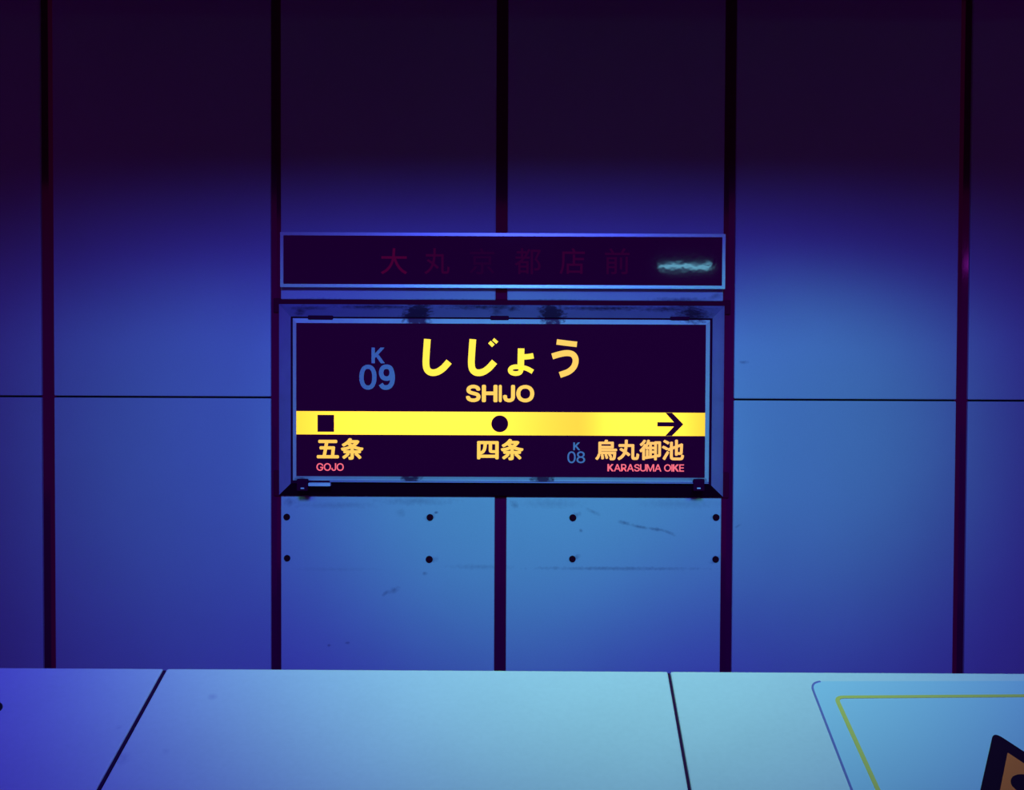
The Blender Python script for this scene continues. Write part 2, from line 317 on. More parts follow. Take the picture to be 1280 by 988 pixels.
    'K': [[60,0,60,509,152,509,152,290,338,509,452,509,262,288,465,0,354,0,198,218,152,166,152,0]],
    'A': [[16,0,201,509,276,509,463,0,395,0,287,302,264,372,232,478,245,478,213,371,191,302,85,0],[110,142,110,199,370,199,370,142]],
    'R': [[60,0,60,509,236,509,259,508,280,505,299,501,317,496,333,489,348,480,361,470,372,459,382,447,390,433,397,419,403,403,406,387,409,370,409,352,409,334,406,317,403,301,397,286,390,271,382,258,372,246,361,235,348,226,333,217,317,210,299,205,279,201,258,198,236,198,96,198,96,255,234,255,249,256,263,257,276,259,287,263,298,267,307,272,315,278,322,285,329,292,334,300,338,309,341,319,343,329,345,340,345,352,345,364,343,375,341,386,338,395,334,405,329,413,322,421,315,428,307,434,298,440,287,444,275,448,262,450,248,452,233,452,125,452,125,0],[353,0,230,229,303,229,428,0]],
    'U': [[259,-8,235,-7,213,-4,192,0,172,7,154,15,137,25,121,37,108,50,95,64,85,80,76,97,69,114,64,133,61,153,60,173,60,509,124,509,124,178,125,164,127,150,130,137,135,125,141,113,148,102,156,92,165,83,176,75,187,68,200,62,213,57,227,54,243,52,259,52,275,52,290,54,305,57,318,62,331,68,342,75,352,83,362,92,370,102,377,113,382,125,387,137,390,150,392,164,393,178,393,509,457,509,457,173,456,153,453,133,448,114,441,97,433,80,422,64,410,50,396,37,380,25,363,15,345,7,325,0,304,-4,282,-7]],
    'M': [[60,0,60,509,152,509,277,187,287,159,299,123,311,84,322,49,307,49,318,83,330,121,342,158,352,187,476,509,568,509,568,0,504,0,504,291,504,327,505,369,506,413,507,457,513,457,498,409,482,363,467,322,456,291,342,0,286,0,170,291,159,321,145,361,129,408,112,457,119,457,120,416,121,372,122,328,122,291,122,0]],
    'E': [[60,0,60,509,372,509,372,452,125,452,125,286,355,286,355,229,125,229,125,57,375,57,375,0]],
    '0': [[227,-7,205,-6,184,-2,165,4,147,13,130,24,115,38,101,53,89,71,78,91,69,113,61,138,55,164,51,192,49,222,48,254,49,286,51,316,55,344,61,370,69,395,78,417,89,437,101,455,115,471,130,484,147,496,165,504,184,511,205,514,227,516,249,514,269,511,288,504,306,496,323,484,338,471,352,455,364,437,375,417,384,395,392,370,398,344,402,316,404,286,405,254,404,222,402,192,398,164,392,138,384,113,375,91,364,71,352,53,339,38,323,24,307,13,289,4,269,-2,249,-6],[227,50,241,50,255,53,267,58,279,65,290,74,300,84,309,97,317,111,324,126,330,144,335,163,339,183,342,205,343,229,344,254,343,279,342,303,339,325,335,346,330,365,324,382,317,398,309,412,300,425,290,435,279,444,267,451,255,456,241,459,227,460,212,459,198,456,186,451,174,444,163,435,153,425,144,412,136,398,129,382,123,365,118,346,114,325,111,303,110,279,109,254,110,229,111,205,114,183,118,163,123,144,129,126,136,111,144,97,153,84,163,74,174,65,186,58,198,53,212,50]],
    '8': [[226,-7,206,-6,187,-4,169,0,152,5,136,11,121,19,107,28,95,38,84,50,74,62,66,75,60,89,55,104,53,119,52,135,52,148,54,160,57,172,60,184,65,195,71,206,77,216,84,225,92,233,101,241,110,248,120,254,131,258,141,262,153,265,153,267,138,272,125,278,113,286,102,296,93,308,85,321,78,335,74,349,71,364,70,380,71,396,74,410,78,424,83,437,90,450,99,462,109,472,120,482,132,490,146,498,160,504,176,509,192,513,209,515,226,516,244,515,261,513,277,509,292,504,306,498,319,490,332,482,343,472,353,462,361,450,369,437,374,424,378,410,381,396,382,380,381,364,378,349,374,335,367,321,359,308,350,296,339,286,327,278,314,272,300,267,300,265,311,262,322,258,332,254,342,248,351,241,360,233,368,225,375,216,382,206,387,195,392,184,396,172,399,160,400,148,401,135,400,119,397,104,393,89,387,75,378,62,369,50,358,38,346,28,332,19,317,11,301,5,284,0,265,-4,246,-6],[226,49,240,50,252,51,264,53,275,56,285,60,294,65,303,71,310,77,317,84,323,91,328,100,332,109,334,118,336,128,337,139,336,150,334,160,331,170,327,180,322,189,316,197,309,204,301,211,292,217,283,223,273,227,262,231,250,233,239,235,226,235,214,235,202,233,190,231,179,227,169,223,160,217,151,211,143,204,136,197,130,189,125,180,121,170,118,160,116,150,115,139,116,128,118,118,120,109,124,100,129,91,135,84,142,77,149,71,158,65,167,60,178,56,189,53,201,51,213,50],[226,290,237,290,247,291,257,293,266,296,274,300,282,305,289,310,296,316,302,323,307,330,311,339,315,347,317,356,319,366,319,376,319,386,317,395,315,404,312,412,308,420,303,427,297,434,290,440,283,445,275,449,266,453,257,456,247,458,237,459,226,460,215,459,205,458,195,456,186,453,177,449,169,445,162,440,155,434,150,427,145,420,140,412,137,404,135,395,133,386,133,376,133,366,135,356,137,347,140,339,145,330,150,323,156,316,162,310,170,305,178,300,186,296,196,293,205,291,216,290]],
}

# ------------------------------------------------------------------ the setting
TOP_Z, BED_Z = 3.90, -1.10
wall = box('wall_back', 'gate_dark', None, -4.0, 4.0, WALL_Y + 0.04, WALL_Y + 0.30, BED_Z, TOP_Z + 0.1)
tag(wall, 'blue-lit track wall of tall panels between dark upright channels', kind='structure')

COLS = [(-520, -234), (-219, 52), (67.5, 338.5), (351, 619), (633.5, 903), (917.5, 1195.5), (1210, 1490), (1505, 1800)]
SEAM = 498.5
def panel(mat, x0, x1, z0, z1):
    return box('wall_panel', mat, wall, x0, x1, WALL_Y, WALL_Y + 0.035, z0, z1, 0.004, 2)
X_EDGES = []
bolted = {}
for i, (a, b_) in enumerate(COLS):
    xa, xb = at(a, 500, WALL_Y)[0], at(b_, 500, WALL_Y)[0]
    X_EDGES.append((xa, xb))
    zs = at(640, SEAM, WALL_Y)[1]
    if i in (3, 4):
        panel('panel_upper', xa, xb, at(640, 375.5, WALL_Y)[1], TOP_Z)
        p = panel('panel_marked', xa, xb, BED_Z, at(640, 620.5, WALL_Y)[1])
        bolted[i] = p
    else:
        panel('panel_side', xa, xb, zs + 0.0035, TOP_Z)
        panel('panel_side', xa, xb, BED_Z, zs - 0.0035)
# upright channels in the joints between the panel columns
for i in range(len(COLS) - 1):
    xa, xb = X_EDGES[i][1], X_EDGES[i + 1][0]
    bm = bmesh.new()                                  # a shallow V-shaped channel
    xm = (xa + xb) / 2
    pr = [(xa - 0.004, WALL_Y + 0.039), (xa - 0.004, WALL_Y + 0.012), (xm, WALL_Y + 0.0187), (xb + 0.004, WALL_Y + 0.012), (xb + 0.004, WALL_Y + 0.039)]
    lo = [bm.verts.new((x, y, BED_Z)) for x, y in pr]; hi = [bm.verts.new((x, y, TOP_Z)) for x, y in pr]
    bm.faces.new(lo); bm.faces.new(hi[::-1])
    for k in range(5): bm.faces.new((lo[k], hi[k], hi[(k + 1) % 5], lo[(k + 1) % 5]))
    link('upright_channel', from_bm(bm), 'dark_channel', wall)
x0, x1 = X_EDGES[3][0] - 0.03, X_EDGES[4][1] + 0.03
for (ya, yb) in ((374, 392), (590, 622)):
    z0, z1 = at(640, yb, WALL_Y)[1], at(640, ya, WALL_Y)[1]
    box('cross_rail', 'dark_rail', wall, x0, x1, WALL_Y + 0.006, WALL_Y + 0.038, z0, z1, 0.002)

def bolt_mesh(x, z, r, sides, turn):
    bm = bmesh.new()
    for (r0, y0, y1, n, tw) in ((r, WALL_Y - 0.003, WALL_Y + 0.004, 16, 0), (r * 0.82, WALL_Y - 0.011, WALL_Y - 0.003, sides, turn)):
        fr = [bm.verts.new((x + r0 * math.cos(tw + 2 * math.pi * k / n), y0, z + r0 * math.sin(tw + 2 * math.pi * k / n))) for k in range(n)]
        bk = [bm.verts.new((v.co.x, y1, v.co.z)) for v in fr]
        bm.faces.new(fr); bm.faces.new(bk)
        for k in range(n): bm.faces.new((fr[k], bk[k], bk[(k + 1) % n], fr[(k + 1) % n]))
    return from_bm(bm)
for i, pts in {3: ((358.5, 646.5), (537.5, 647), (359, 698), (536.5, 699.5)), 4: ((716, 647.5), (895, 647), (715.5, 699), (894.5, 699.5))}.items():
    for k, (px, py) in enumerate(pts):
        x, z = at(px, py, WALL_Y)
        link('bolt', bolt_mesh(x, z, random.uniform(.0128, .0142), 6, random.random()), 'rust_bolt', bolted[i])

def struct(name, mat, dims, label):
    return tag(box(name, mat, None, *dims), label, kind='structure')
struct('floor', 'floor_tile', (-4, 4, -6.0, 1.55, -0.3, 0.0), 'grey platform floor in front of the gates')
struct('floor_track_bed', 'concrete', (-4, 4, 1.55, WALL_Y + 0.3, BED_Z - 0.2, BED_Z), 'concrete track bed between platform and panelled wall')
struct('wall_platform_edge', 'concrete', (-4, 4, 1.45, 1.549, BED_Z, -0.301), 'concrete face under the platform edge')
struct('ceiling', 'ceiling_paint', (-4, 4, 1.5, WALL_Y + 0.3, TOP_Z + 0.1, TOP_Z + 0.25), 'dark ceiling above the track')
struct('ceiling_platform', 'ceiling_paint', (-4, 4, -6.0, 1.5, 4.0, TOP_Z + 0.25), 'ceiling above the platform')
struct('trim_1', 'ceiling_paint', (-4, 4, 1.2, 1.499, 2.79, 4.0), 'bulkhead hanging over the platform edge')

# ------------------------------------------------------------------ lettering
def strip_mesh(strokes, y0, thick):
    """thick strokes: each (points, width, closed) on the plane, already in (x, z)"""
    bm = bmesh.new()
    for si, (pts, w, closed) in enumerate(strokes):
        n = len(pts); L = []; R_ = []
        for i in range(n):
            if closed: a, c = pts[i - 1], pts[(i + 1) % n]
            else: a, c = pts[max(i - 1, 0)], pts[min(i + 1, n - 1)]
            d = Vector((c[0] - a[0], c[1] - a[1])).normalized()
            nn = Vector((-d.y, d.x)) * (w[i] if isinstance(w, list) else w) / 2
            L.append((pts[i][0] + nn.x, pts[i][1] + nn.y)); R_.append((pts[i][0] - nn.x, pts[i][1] - nn.y))
        yf, yb = y0 - thick - si * 0.00015, y0
        vf = [[bm.verts.new((p[0], yf, p[1])) for p in s] for s in (L, R_)]
        vb = [[bm.verts.new((p[0], yb, p[1])) for p in s] for s in (L, R_)]
        m = n if closed else n - 1
        for i in range(m):
            j = (i + 1) % n
            bm.faces.new((vf[0][i], vf[0][j], vf[1][j], vf[1][i]))
            bm.faces.new((vb[0][i], vb[1][i], vb[1][j], vb[0][j]))
            bm.faces.new((vf[0][i], vb[0][i], vb[0][j], vf[0][j]))
            bm.faces.new((vf[1][i], vf[1][j], vb[1][j], vb[1][i]))
        if not closed:
            for i in (0, n - 1): bm.faces.new((vf[0][i], vf[1][i], vb[1][i], vb[0][i]))
    return from_bm(bm)

def smooth_path(pts, closed=False, k=6):
    out = []; n = len(pts)
    for i in range(n if closed else n - 1):
        g_ = lambda j: pts[j % n] if closed else pts[min(max(j, 0), n - 1)]
        p0, p1, p2, p3 = g_(i - 1), g_(i), g_(i + 1), g_(i + 2)
        for j in range(k):
            t_ = j / k
            out.append(tuple(0.5 * (2 * p1[c] + (p2[c] - p0[c]) * t_ + (2 * p0[c] - 5 * p1[c] + 4 * p2[c] - p3[c]) * t_ * t_
                             + (3 * p1[c] - p0[c] - 3 * p2[c] + p3[c]) * t_ ** 3) for c in (0, 1)))
    if not closed: out.append(pts[-1])
    return out

def outline_mesh(polys, y0, thick, bold):
    """filled outlines (lists of (x, z)) standing proud of the plane y = y0; strokes are broadened by overlaid copies"""
    cu = bpy.data.curves.new('glyph', 'CURVE')
    cu.dimensions = '2D'; cu.fill_mode = 'FRONT'
    for p in polys:
        sp = cu.splines.new('POLY'); sp.use_cyclic_u = True
        sp.points.add(len(p) - 1)
        for q, (x, z) in zip(sp.points, p): q.co = (x, z, 0, 1)
    o = bpy.data.objects.new('glyph', cu); COL.objects.link(o)
    bpy.context.view_layer.update()
    me = bpy.data.meshes.new_from_object(o.evaluated_get(bpy.context.evaluated_depsgraph_get()))
    bpy.data.objects.remove(o); bpy.data.curves.remove(cu)
    vs = [(v.co.x, v.co.y) for v in me.vertices]; fs = [tuple(p.vertices) for p in me.polygons]
    bpy.data.meshes.remove(me)
    offs = [(0, 0)] + [(bold * math.cos(k * math.pi / 4), bold * math.sin(k * math.pi / 4)) for k in range(8)]
    V, Fc = [], []
    for n, (dx, dz) in enumerate(offs):
        b_ = len(V)
        V += [(x + dx, y0 - thick - n * 0.00002, z + dz) for x, z in vs]
        Fc += [tuple(i + b_ for i in f) for f in fs]
    me = bpy.data.meshes.new('m'); me.from_pydata(V, [], Fc); me.update()
    return me

def glyph_polys(ch, bx, bold):
    """outline of one character fitted to a box (x0, z0, x1, z1)"""
    sp = [list(zip(s_[0::2], s_[1::2])) for s_ in GLYPHS[ch]]
    xs = [p[0] for s_ in sp for p in s_]; ys = [p[1] for s_ in sp for p in s_]
    ax, bxx, ay, by = min(xs), max(xs), min(ys), max(ys)
    x0, z0, x1, z1 = bx[0] + bold, bx[1] + bold, bx[2] - bold, bx[3] - bold
    return [[(x0 + (p[0] - ax) / (bxx - ax) * (x1 - x0), z0 + (p[1] - ay) / (by - ay) * (z1 - z0)) for p in s_] for s_ in sp]

def latin_boxes(word, bx, gap, space=0.28):
    ws = []
    for ch in word:
        if ch == ' ': ws.append(space * 509); continue
        xs = [v for s_ in GLYPHS[ch] for v in s_[0::2]]
        ws.append(max(xs) - min(xs))
    n = len(word); tot = sum(ws) + gap * 509 * (n - 1)
    k = (bx[2] - bx[0]) / tot; x = bx[0]; out = []
    for ch, w in zip(word, ws):
        if ch != ' ': out.append((ch, (x, bx[1], x + w * k, bx[3])))
        x += (w + gap * 509) * k
    return out

def word(name, mat, parent, glyphs, y0, bold, label=None):
    polys = []
    for ch, bx in glyphs: polys += glyph_polys(ch, bx, bold)
    o = link(name, outline_mesh(polys, y0, 0.0012, bold), mat, parent)
    if label: o['label'] = label
    return o

# ------------------------------------------------------------------ station name sign
Y0 = SIGN_Y
fx0, fz0, fx1, fz1 = rect(370.5, 405, 881.5, 596.5, Y0)
sign = root('station_sign', ((fx0 + fx1) / 2, WALL_Y, at(640, 620, WALL_Y)[1]),
            'black backlit station name sign reading SHIJO with a glowing yellow band', 'sign')
ox0, oz0, ox1, oz1 = rect(349, 381.5, 904.5, 620, WALL_Y - 0.02)         # outer edge of the bevels
ix0, iz0, ix1, iz1 = rect(363.3, 397, 890, 606, Y0 + 0.01)              # inner edge of the bevels
rx0, rz0, rx1, rz1 = rect(365.2, 399, 887.5, 602.3, Y0)                 # outer edge of the front frame
box('housing', 'black_seal_and_shade', sign, ox0 + 0.004, ox1 - 0.004, WALL_Y - 0.022, WALL_Y + 0.004, oz0 + 0.004, oz1 - 0.004)
box('light_box', 'black_seal_and_shade', sign, ix0 + 0.001, ix1 - 0.001, Y0 + 0.018, WALL_Y - 0.02, iz0 + 0.001, iz1 - 0.001)
ya, yb = WALL_Y - 0.022, Y0 + 0.01
O = [(ox0, ya, oz0), (ox1, ya, oz0), (ox1, ya, oz1), (ox0, ya, oz1)]
I = [(ix0, yb, iz0), (ix1, yb, iz0), (ix1, yb, iz1), (ix0, yb, iz1)]
for k, nm in enumerate(('bottom', 'right', 'top', 'left')):
    j = (k + 1) % 4
    fr = [O[k], O[j], I[j], I[k]]
    cx_, cz_ = (ix0 + ix1) / 2, (iz0 + iz1) / 2
    bk = [(p[0], p[1] + 0.006, p[2]) for p in fr]
    solid('bevel_panel', 'black_seal_and_shade' if nm == 'bottom' else 'bevel_steel', sign, fr, bk)  # bottom bevel's shade is put in as a near-black material
# front frame: four mitred rails whose faces fall away to the outside
O = [(rx0, rz0), (rx1, rz0), (rx1, rz1), (rx0, rz1)]
I = [(fx0, fz0), (fx1, fz0), (fx1, fz1), (fx0, fz1)]
for k in range(4):
    j = (k + 1) % 4
    a, b2, c, d = O[k], O[j], I[j], I[k]
    fr = [(a[0], Y0 + 0.012, a[1]), (b2[0], Y0 + 0.012, b2[1]), (c[0], Y0 - 0.004, c[1]), (d[0], Y0 - 0.004, d[1])]
    bk = [(p[0], Y0 + 0.018, p[2]) for p in fr]
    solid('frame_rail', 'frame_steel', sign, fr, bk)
box('sign_face', 'sign_face', sign, fx0 - 0.0008, fx1 + 0.0008, Y0, Y0 + 0.016, fz0 - 0.0008, fz1 + 0.0008)
bx0, bz0, bx1, bz1 = rect(370.5, 515.2, 881.5, 544.3, Y0)
band = box('route_band', 'lit_band', sign, fx0 + 0.0004, fx1 - 0.0004, Y0 - 0.0015, Y0, bz0, bz1)
YB = Y0 - 0.0015
def flat(name, mat, parent, pts, y, thick=0.001):
    return solid(name, mat, parent, [(p[0], y - thick, p[1]) for p in pts], [(p[0], y, p[1]) for p in pts])
def px_pts(pts, y): return [at(p[0], p[1], y) for p in pts]
a0, b0, a1, b1 = rect(397, 518.8, 417.6, 540, Y0)
flat('square_mark', 'print_black', band, [(a0, b0), (a1, b0), (a1, b1), (a0, b1)], YB)
cx_, cz_ = at(624.7, 530, Y0); r_ = 10.5 * Y0 / F_PX
flat('station_dot', 'print_black', band, [(cx_ + r_ * math.cos(k * math.pi / 18), cz_ + r_ * math.sin(k * math.pi / 18)) for k in range(36)], YB)
bm = bmesh.new()
zc = at(838, 530.6, Y0)[1]
def arrow_pts():
    xs = lambda px: at(px, 530.6, Y0)[0]
    h = (bz1 - bz0) / 2 * 0.99; sh = 2.7 * Y0 / F_PX; c_ = (bz0 + bz1) / 2
    return [(xs(821.6), c_ + sh), (xs(842.3), c_ + sh), (xs(831.6), c_ + h), (xs(840), c_ + h), (xs(854), c_),
            (xs(840), c_ - h), (xs(831.6), c_ - h), (xs(842.3), c_ - sh), (xs(821.6), c_ - sh)]
bm.free()
flat('arrow', 'print_black', band, arrow_pts(), YB)

# hiragana drawn as broad strokes, coordinates read off the sign itself
def Z(px, py): return at(510 + px / 5.565, 410 + py / 5.565, Y0)
SW = Y0 / F_PX / 5.565
def stroke(pts, w, closed=False):
    return ([Z(*p) for p in smooth_path(pts, closed)], w * SW, closed)
shi = [(135, 78), (131, 130), (127, 190), (125, 245), (131, 284), (150, 306), (178, 312), (210, 304), (243, 282), (268, 256), (286, 235)]
ji = [(x + 316, y + 1) for x, y in shi]
def quad(pts):
    a, b2, c, d = pts
    return ([Z((a[0] + d[0]) / 2, (a[1] + d[1]) / 2), Z((b2[0] + c[0]) / 2, (b2[1] + c[1]) / 2)], math.dist(a, d) * SW, False)
name_strokes = [
    stroke(shi, 47), stroke(ji, 47),
    quad([(556, 106), (584, 133), (604, 118), (577, 91)]), quad([(583, 84), (611, 111), (631, 97), (602, 74)]),
    stroke([(787, 143), (786, 190), (785, 240), (784, 280)], 46), stroke([(800, 203), (840, 200), (873, 194)], 38),
    stroke([(784, 272), (786, 295), (776, 312), (750, 318), (722, 312), (711, 295), (722, 278), (750, 271), (790, 275), (830, 285), (868, 306)], 33),
    stroke([(1034, 98), (1104, 107), (1175, 115)], 38),
    stroke([(1003, 199), (1050, 185), (1100, 176), (1140, 182), (1162, 206), (1165, 240), (1150, 276), (1115, 306), (1056, 328)], 42),
]
for ch, idx in (('し', (0,)), ('じ', (1, 2, 3)), ('ょ', (4, 5, 6)), ('う', (7, 8))):
    o = link('name_character', strip_mesh([name_strokes[i] for i in idx], Y0, 0.0012), 'lettering_amber' if ch == 'う' else 'lettering_yellow', sign)
    o['label'] = 'yellow character ' + ch

R = lambda x0, y0, x1, y1: rect(x0, y0, x1, y1, Y0)
word('station_name_latin', 'lettering_amber', sign, latin_boxes('SHIJO', R(582.4, 481.3, 667.8, 503), 0.06), Y0, 0.0036, 'amber lettering SHIJO')
word('previous_station_kanji', 'lettering_amber', sign, [('五', R(396, 550, 423.8, 573.2)), ('条', R(426, 547.8, 454.6, 575))], Y0, 0.0031, 'amber lettering 五条')
word('previous_station_latin', 'lettering_pink', sign, latin_boxes('GOJO', R(395.6, 579.2, 429.8, 588.8), 0.05), Y0, 0.0007, 'pink lettering GOJO')
word('current_station_kanji', 'lettering_amber', sign, [('四', R(596.3, 551.5, 623.4, 574.5)), ('条', R(625.8, 548.8, 654.6, 575.6))], Y0, 0.0031, 'amber lettering 四条')
word('next_station_kanji', 'lettering_peach', sign, [('烏', R(744, 549.8, 771.4, 575.6)), ('丸', R(771.6, 549.8, 799, 575.6)), ('御', R(799.2, 549.8, 826.2, 575.6)), ('池', R(827.2, 549.8, 855, 575.6))], Y0, 0.0025, 'peach lettering 烏丸御池')
word('next_station_latin', 'lettering_pink', sign, latin_boxes('KARASUMA OIKE', R(759.2, 580.5, 855, 589.6), 0.03), Y0, 0.0007, 'pink lettering KARASUMA OIKE')
word('station_code_letter', 'print_blue', sign, [('K', R(464.4, 434.6, 481, 454.4))], Y0, 0.0010)
word('station_code_number', 'print_blue', sign, [('0', R(449.2, 456, 470.8, 487.4))], Y0, 0.0034)
word('next_code_letter', 'print_blue', sign, [('K', R(716.5, 553.2, 725.2, 563))], Y0, 0.0004)
word('next_code_number', 'print_blue', sign, [('0', R(709.2, 564.4, 719.6, 579.2)), ('8', R(720.6, 564.4, 731.4, 579.2))], Y0, 0.0006)
def N9(px, py): return at(360 + px / 8, 390 + py / 8, Y0)
nine = [([N9(*p) for p in smooth_path([(987, 549), (1020, 560), (1036, 592), (1036, 624), (1020, 656), (987, 668), (950, 656), (934, 624), (934, 592), (950, 560)], True)], 46 * Y0 / F_PX / 8, True),
        ([N9(*p) for p in smooth_path([(1036, 590), (1046, 640), (1042, 700), (1020, 742), (984, 757), (950, 750), (928, 722)])], 47 * Y0 / F_PX / 8, False)]
link('station_code_number', strip_mesh(nine, Y0, 0.0012), 'print_blue', sign)
# clips on the upper edge, latches and a maker's plate on the lower edge
for (px0, px1, py0, py1) in ((385, 416, 394.5, 399.5), (613, 636, 395, 399.8), (838, 862, 396, 400)):
    q0, w0, q1, w1 = rect(px0, py0, px1, py1, Y0 + 0.004)
    box('clip', 'black_seal_and_shade', sign, q0, q1, Y0 - 0.001, Y0 + 0.03, w0, w1, 0.003, 2)
for px in (378, 873.5):
    q0, w0, q1, w1 = rect(px - 7, 599, px + 7, 614, Y0)
    lt = box('latch', 'black_seal_and_shade', sign, q0, q1, Y0 - 0.006, Y0 + 0.02, w0, w1, 0.004, 3)
    q0, w0, q1, w1 = rect(px - 2.2, 609.8, px + 2.2, 611.4, Y0 - 0.006)
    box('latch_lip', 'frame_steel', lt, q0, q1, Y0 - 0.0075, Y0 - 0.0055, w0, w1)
q0, w0, q1, w1 = rect(385.5, 604, 413, 608, Y0)
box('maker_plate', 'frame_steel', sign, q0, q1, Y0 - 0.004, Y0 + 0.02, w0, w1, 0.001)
q0, w0, q1, w1 = rect(412, 602.8, 886, 604, Y0)
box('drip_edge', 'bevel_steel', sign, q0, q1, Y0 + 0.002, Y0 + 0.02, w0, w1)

# ------------------------------------------------------------------ display board above it
Y1 = BOARD_Y
ox0, oz0, ox1, oz1 = rect(350.5, 291.6, 906.5, 360.2, Y1)
board = root('display_board', ((ox0 + ox1) / 2, WALL_Y, oz0), 'long unlit black display board with thin blue frame above the station sign', 'display board')
box('housing', 'black_seal_and_shade', board, ox0 + 0.003, ox1 - 0.003, Y1 + 0.012, WALL_Y + 0.004, oz0 + 0.003, oz1 - 0.003)
th = 3.9 * Y1 / F_PX
O = [(ox0, oz0), (ox1, oz0), (ox1, oz1), (ox0, oz1)]
I = [(ox0 + th, oz0 + th), (ox1 - th, oz0 + th), (ox1 - th, oz1 - th), (ox0 + th, oz1 - th)]
for k in range(4):
    j = (k + 1) % 4
    fr = [(p[0], Y1 - 0.004, p[1]) for p in (O[k], O[j], I[j], I[k])]
    bk = [(p[0], Y1 + 0.02, p[2]) for p in fr]
    solid('frame_rail', 'board_rail', board, fr, bk)
box('display_face', 'display_glass', board, ox0 + th * 0.9, ox1 - th * 0.9, Y1, Y1 + 0.012, oz0 + th * 0.9, oz1 - th * 0.9)
for ch, xa, xb, mt in (('大', 476, 509, 'a'), ('丸', 530.5, 562, 'b'), ('京', 587, 618, 'c'), ('都', 643.5, 676, 'd'), ('店', 699.5, 731, 'e'), ('前', 756, 787, 'd')):
    word('diode_character', 'diode_' + mt, board, [(ch, rect(xa, 310.5, xb, 343, Y1))], Y1, 0.0006)

# ------------------------------------------------------------------ platform gates in the foreground
YE, SL = 1.25, math.radians(19.3)
ZE = at(640, 838.2, YE)[1]
CS, SN = math.cos(SL), math.sin(SL)
TILT = -0.0013                                   # the gate row drops slightly to the right
NRM = Vector((-TILT * CS, -SN, CS)).normalized()
YF = 0.93
def plane_hit(px, py):
    """(x, s) on the sloping gate top, s the distance from its rear edge, negative towards the platform"""
    d = ROT @ Vector(((px - CX) / F_PX, (CY - py) / F_PX, -1.0))
    p0 = Vector((0, YE, ZE))
    t_ = (p0 - EYE).dot(NRM) / d.dot(NRM)
    p = EYE + d * t_
    return p.x, (p - p0).dot(Vector((0, CS, SN)))
def on_plane(x, s_, h=0.0):
    return Vector((x, YE + s_ * CS, ZE + s_ * SN + TILT * x)) + NRM * h
SF = (YF - YE) / CS
def end_line(p, q, shift):
    (xa, sa), (xb, sb) = plane_hit(*p), plane_hit(*q)
    k = (xb - xa) / (sb - sa)
    return lambda s_: xa + k * (s_ - sa) + shift
gap = 0.0021
ends = [
    (lambda s_: -1.60, end_line((206.5, 836), (122.5, 988), -gap)),
    (end_line((206.5, 836), (122.5, 988), gap), end_line((836.5, 841), (862.5, 988), -gap * 0.75)),
    (end_line((836.5, 841), (862.5, 988), gap * 0.75), lambda s_: 1.60),
]
labels = ['pale blue platform gate section at the left end of the foreground',
          'widest pale platform gate section between two dark joints in the foreground',
          'pale platform gate section with a warning sticker, foreground right']
gates = []
for (lf, rt), lab in zip(ends, labels):
    xm = (max(lf(0), -1.5) + min(rt(0), 1.5)) / 2
    g_ = root('platform_gate', (xm, 1.1, 0.0), lab, 'platform gate')
    g_['group'] = 'platform gate sections along the platform edge'
    gates.append(g_)
    # sloping cover plate
    bm = bmesh.new()
    top = [on_plane(lf(s_), s_, 0) for s_ in (0, SF)] + [on_plane(rt(s_), s_, 0) for s_ in (SF, 0)]
    bot = [v - NRM * 0.022 for v in top]
    a = [bm.verts.new(v) for v in top]; b2 = [bm.verts.new(v) for v in bot]
    fs = [bm.faces.new(a), bm.faces.new(b2[::-1])] + [bm.faces.new((a[k], b2[k], b2[(k + 1) % 4], a[(k + 1) % 4])) for k in range(4)]
    bmesh.ops.recalc_face_normals(bm, faces=fs)
    bmesh.ops.bevel(bm, geom=list(bm.edges), offset=0.0022, segments=2, profile=0.5, affect='EDGES')
    link('top_cover', from_bm(bm), 'gate_white', g_)
    if lab is not labels[2]:                          # dark strip added so the gap to the next section reads as shade
        wj = 2 * gap if lab is labels[0] else 1.5 * gap
        tp = [on_plane(rt(s_) + dx, s_, -0.0012) for s_, dx in ((-0.0025, 0.0), (SF + 0.003, 0.0), (SF + 0.003, wj * 0.8), (-0.0025, wj * 0.8))]
        solid('joint_shade_strip', 'joint_shade', g_, tp, [v - NRM * 0.018 for v in tp])
    def prof(f, pts): return [(f((y - YE) / CS) , y, z) for y, z in pts]
    zf = ZE + SF * SN
    def ins(f, k): return lambda s_: f(s_) + k
    P = [(YF + 0.012, 0.0), (YF + 0.012, zf - 0.022), (YE - 0.012, ZE - 0.028), (YE - 0.012, 0.0)]
    solid('body', 'gate_dark', g_, prof(ins(lf, 0.004), P), prof(ins(rt, -0.004), P))
    P = [(YF + 0.002, 0.08), (YF + 0.002, zf - 0.027), (YF + 0.012, zf - 0.027), (YF + 0.012, 0.08)]
    solid('front_panel', 'gate_front', g_, prof(ins(lf, 0.001), P), prof(ins(rt, -0.001), P))
    P = [(YE - 0.012, 0.08), (YE - 0.012, ZE - 0.032), (YE - 0.003, ZE - 0.030), (YE - 0.003, 0.08)]
    solid('rear_panel', 'gate_front', g_, prof(ins(lf, 0.001), P), prof(ins(rt, -0.001), P))

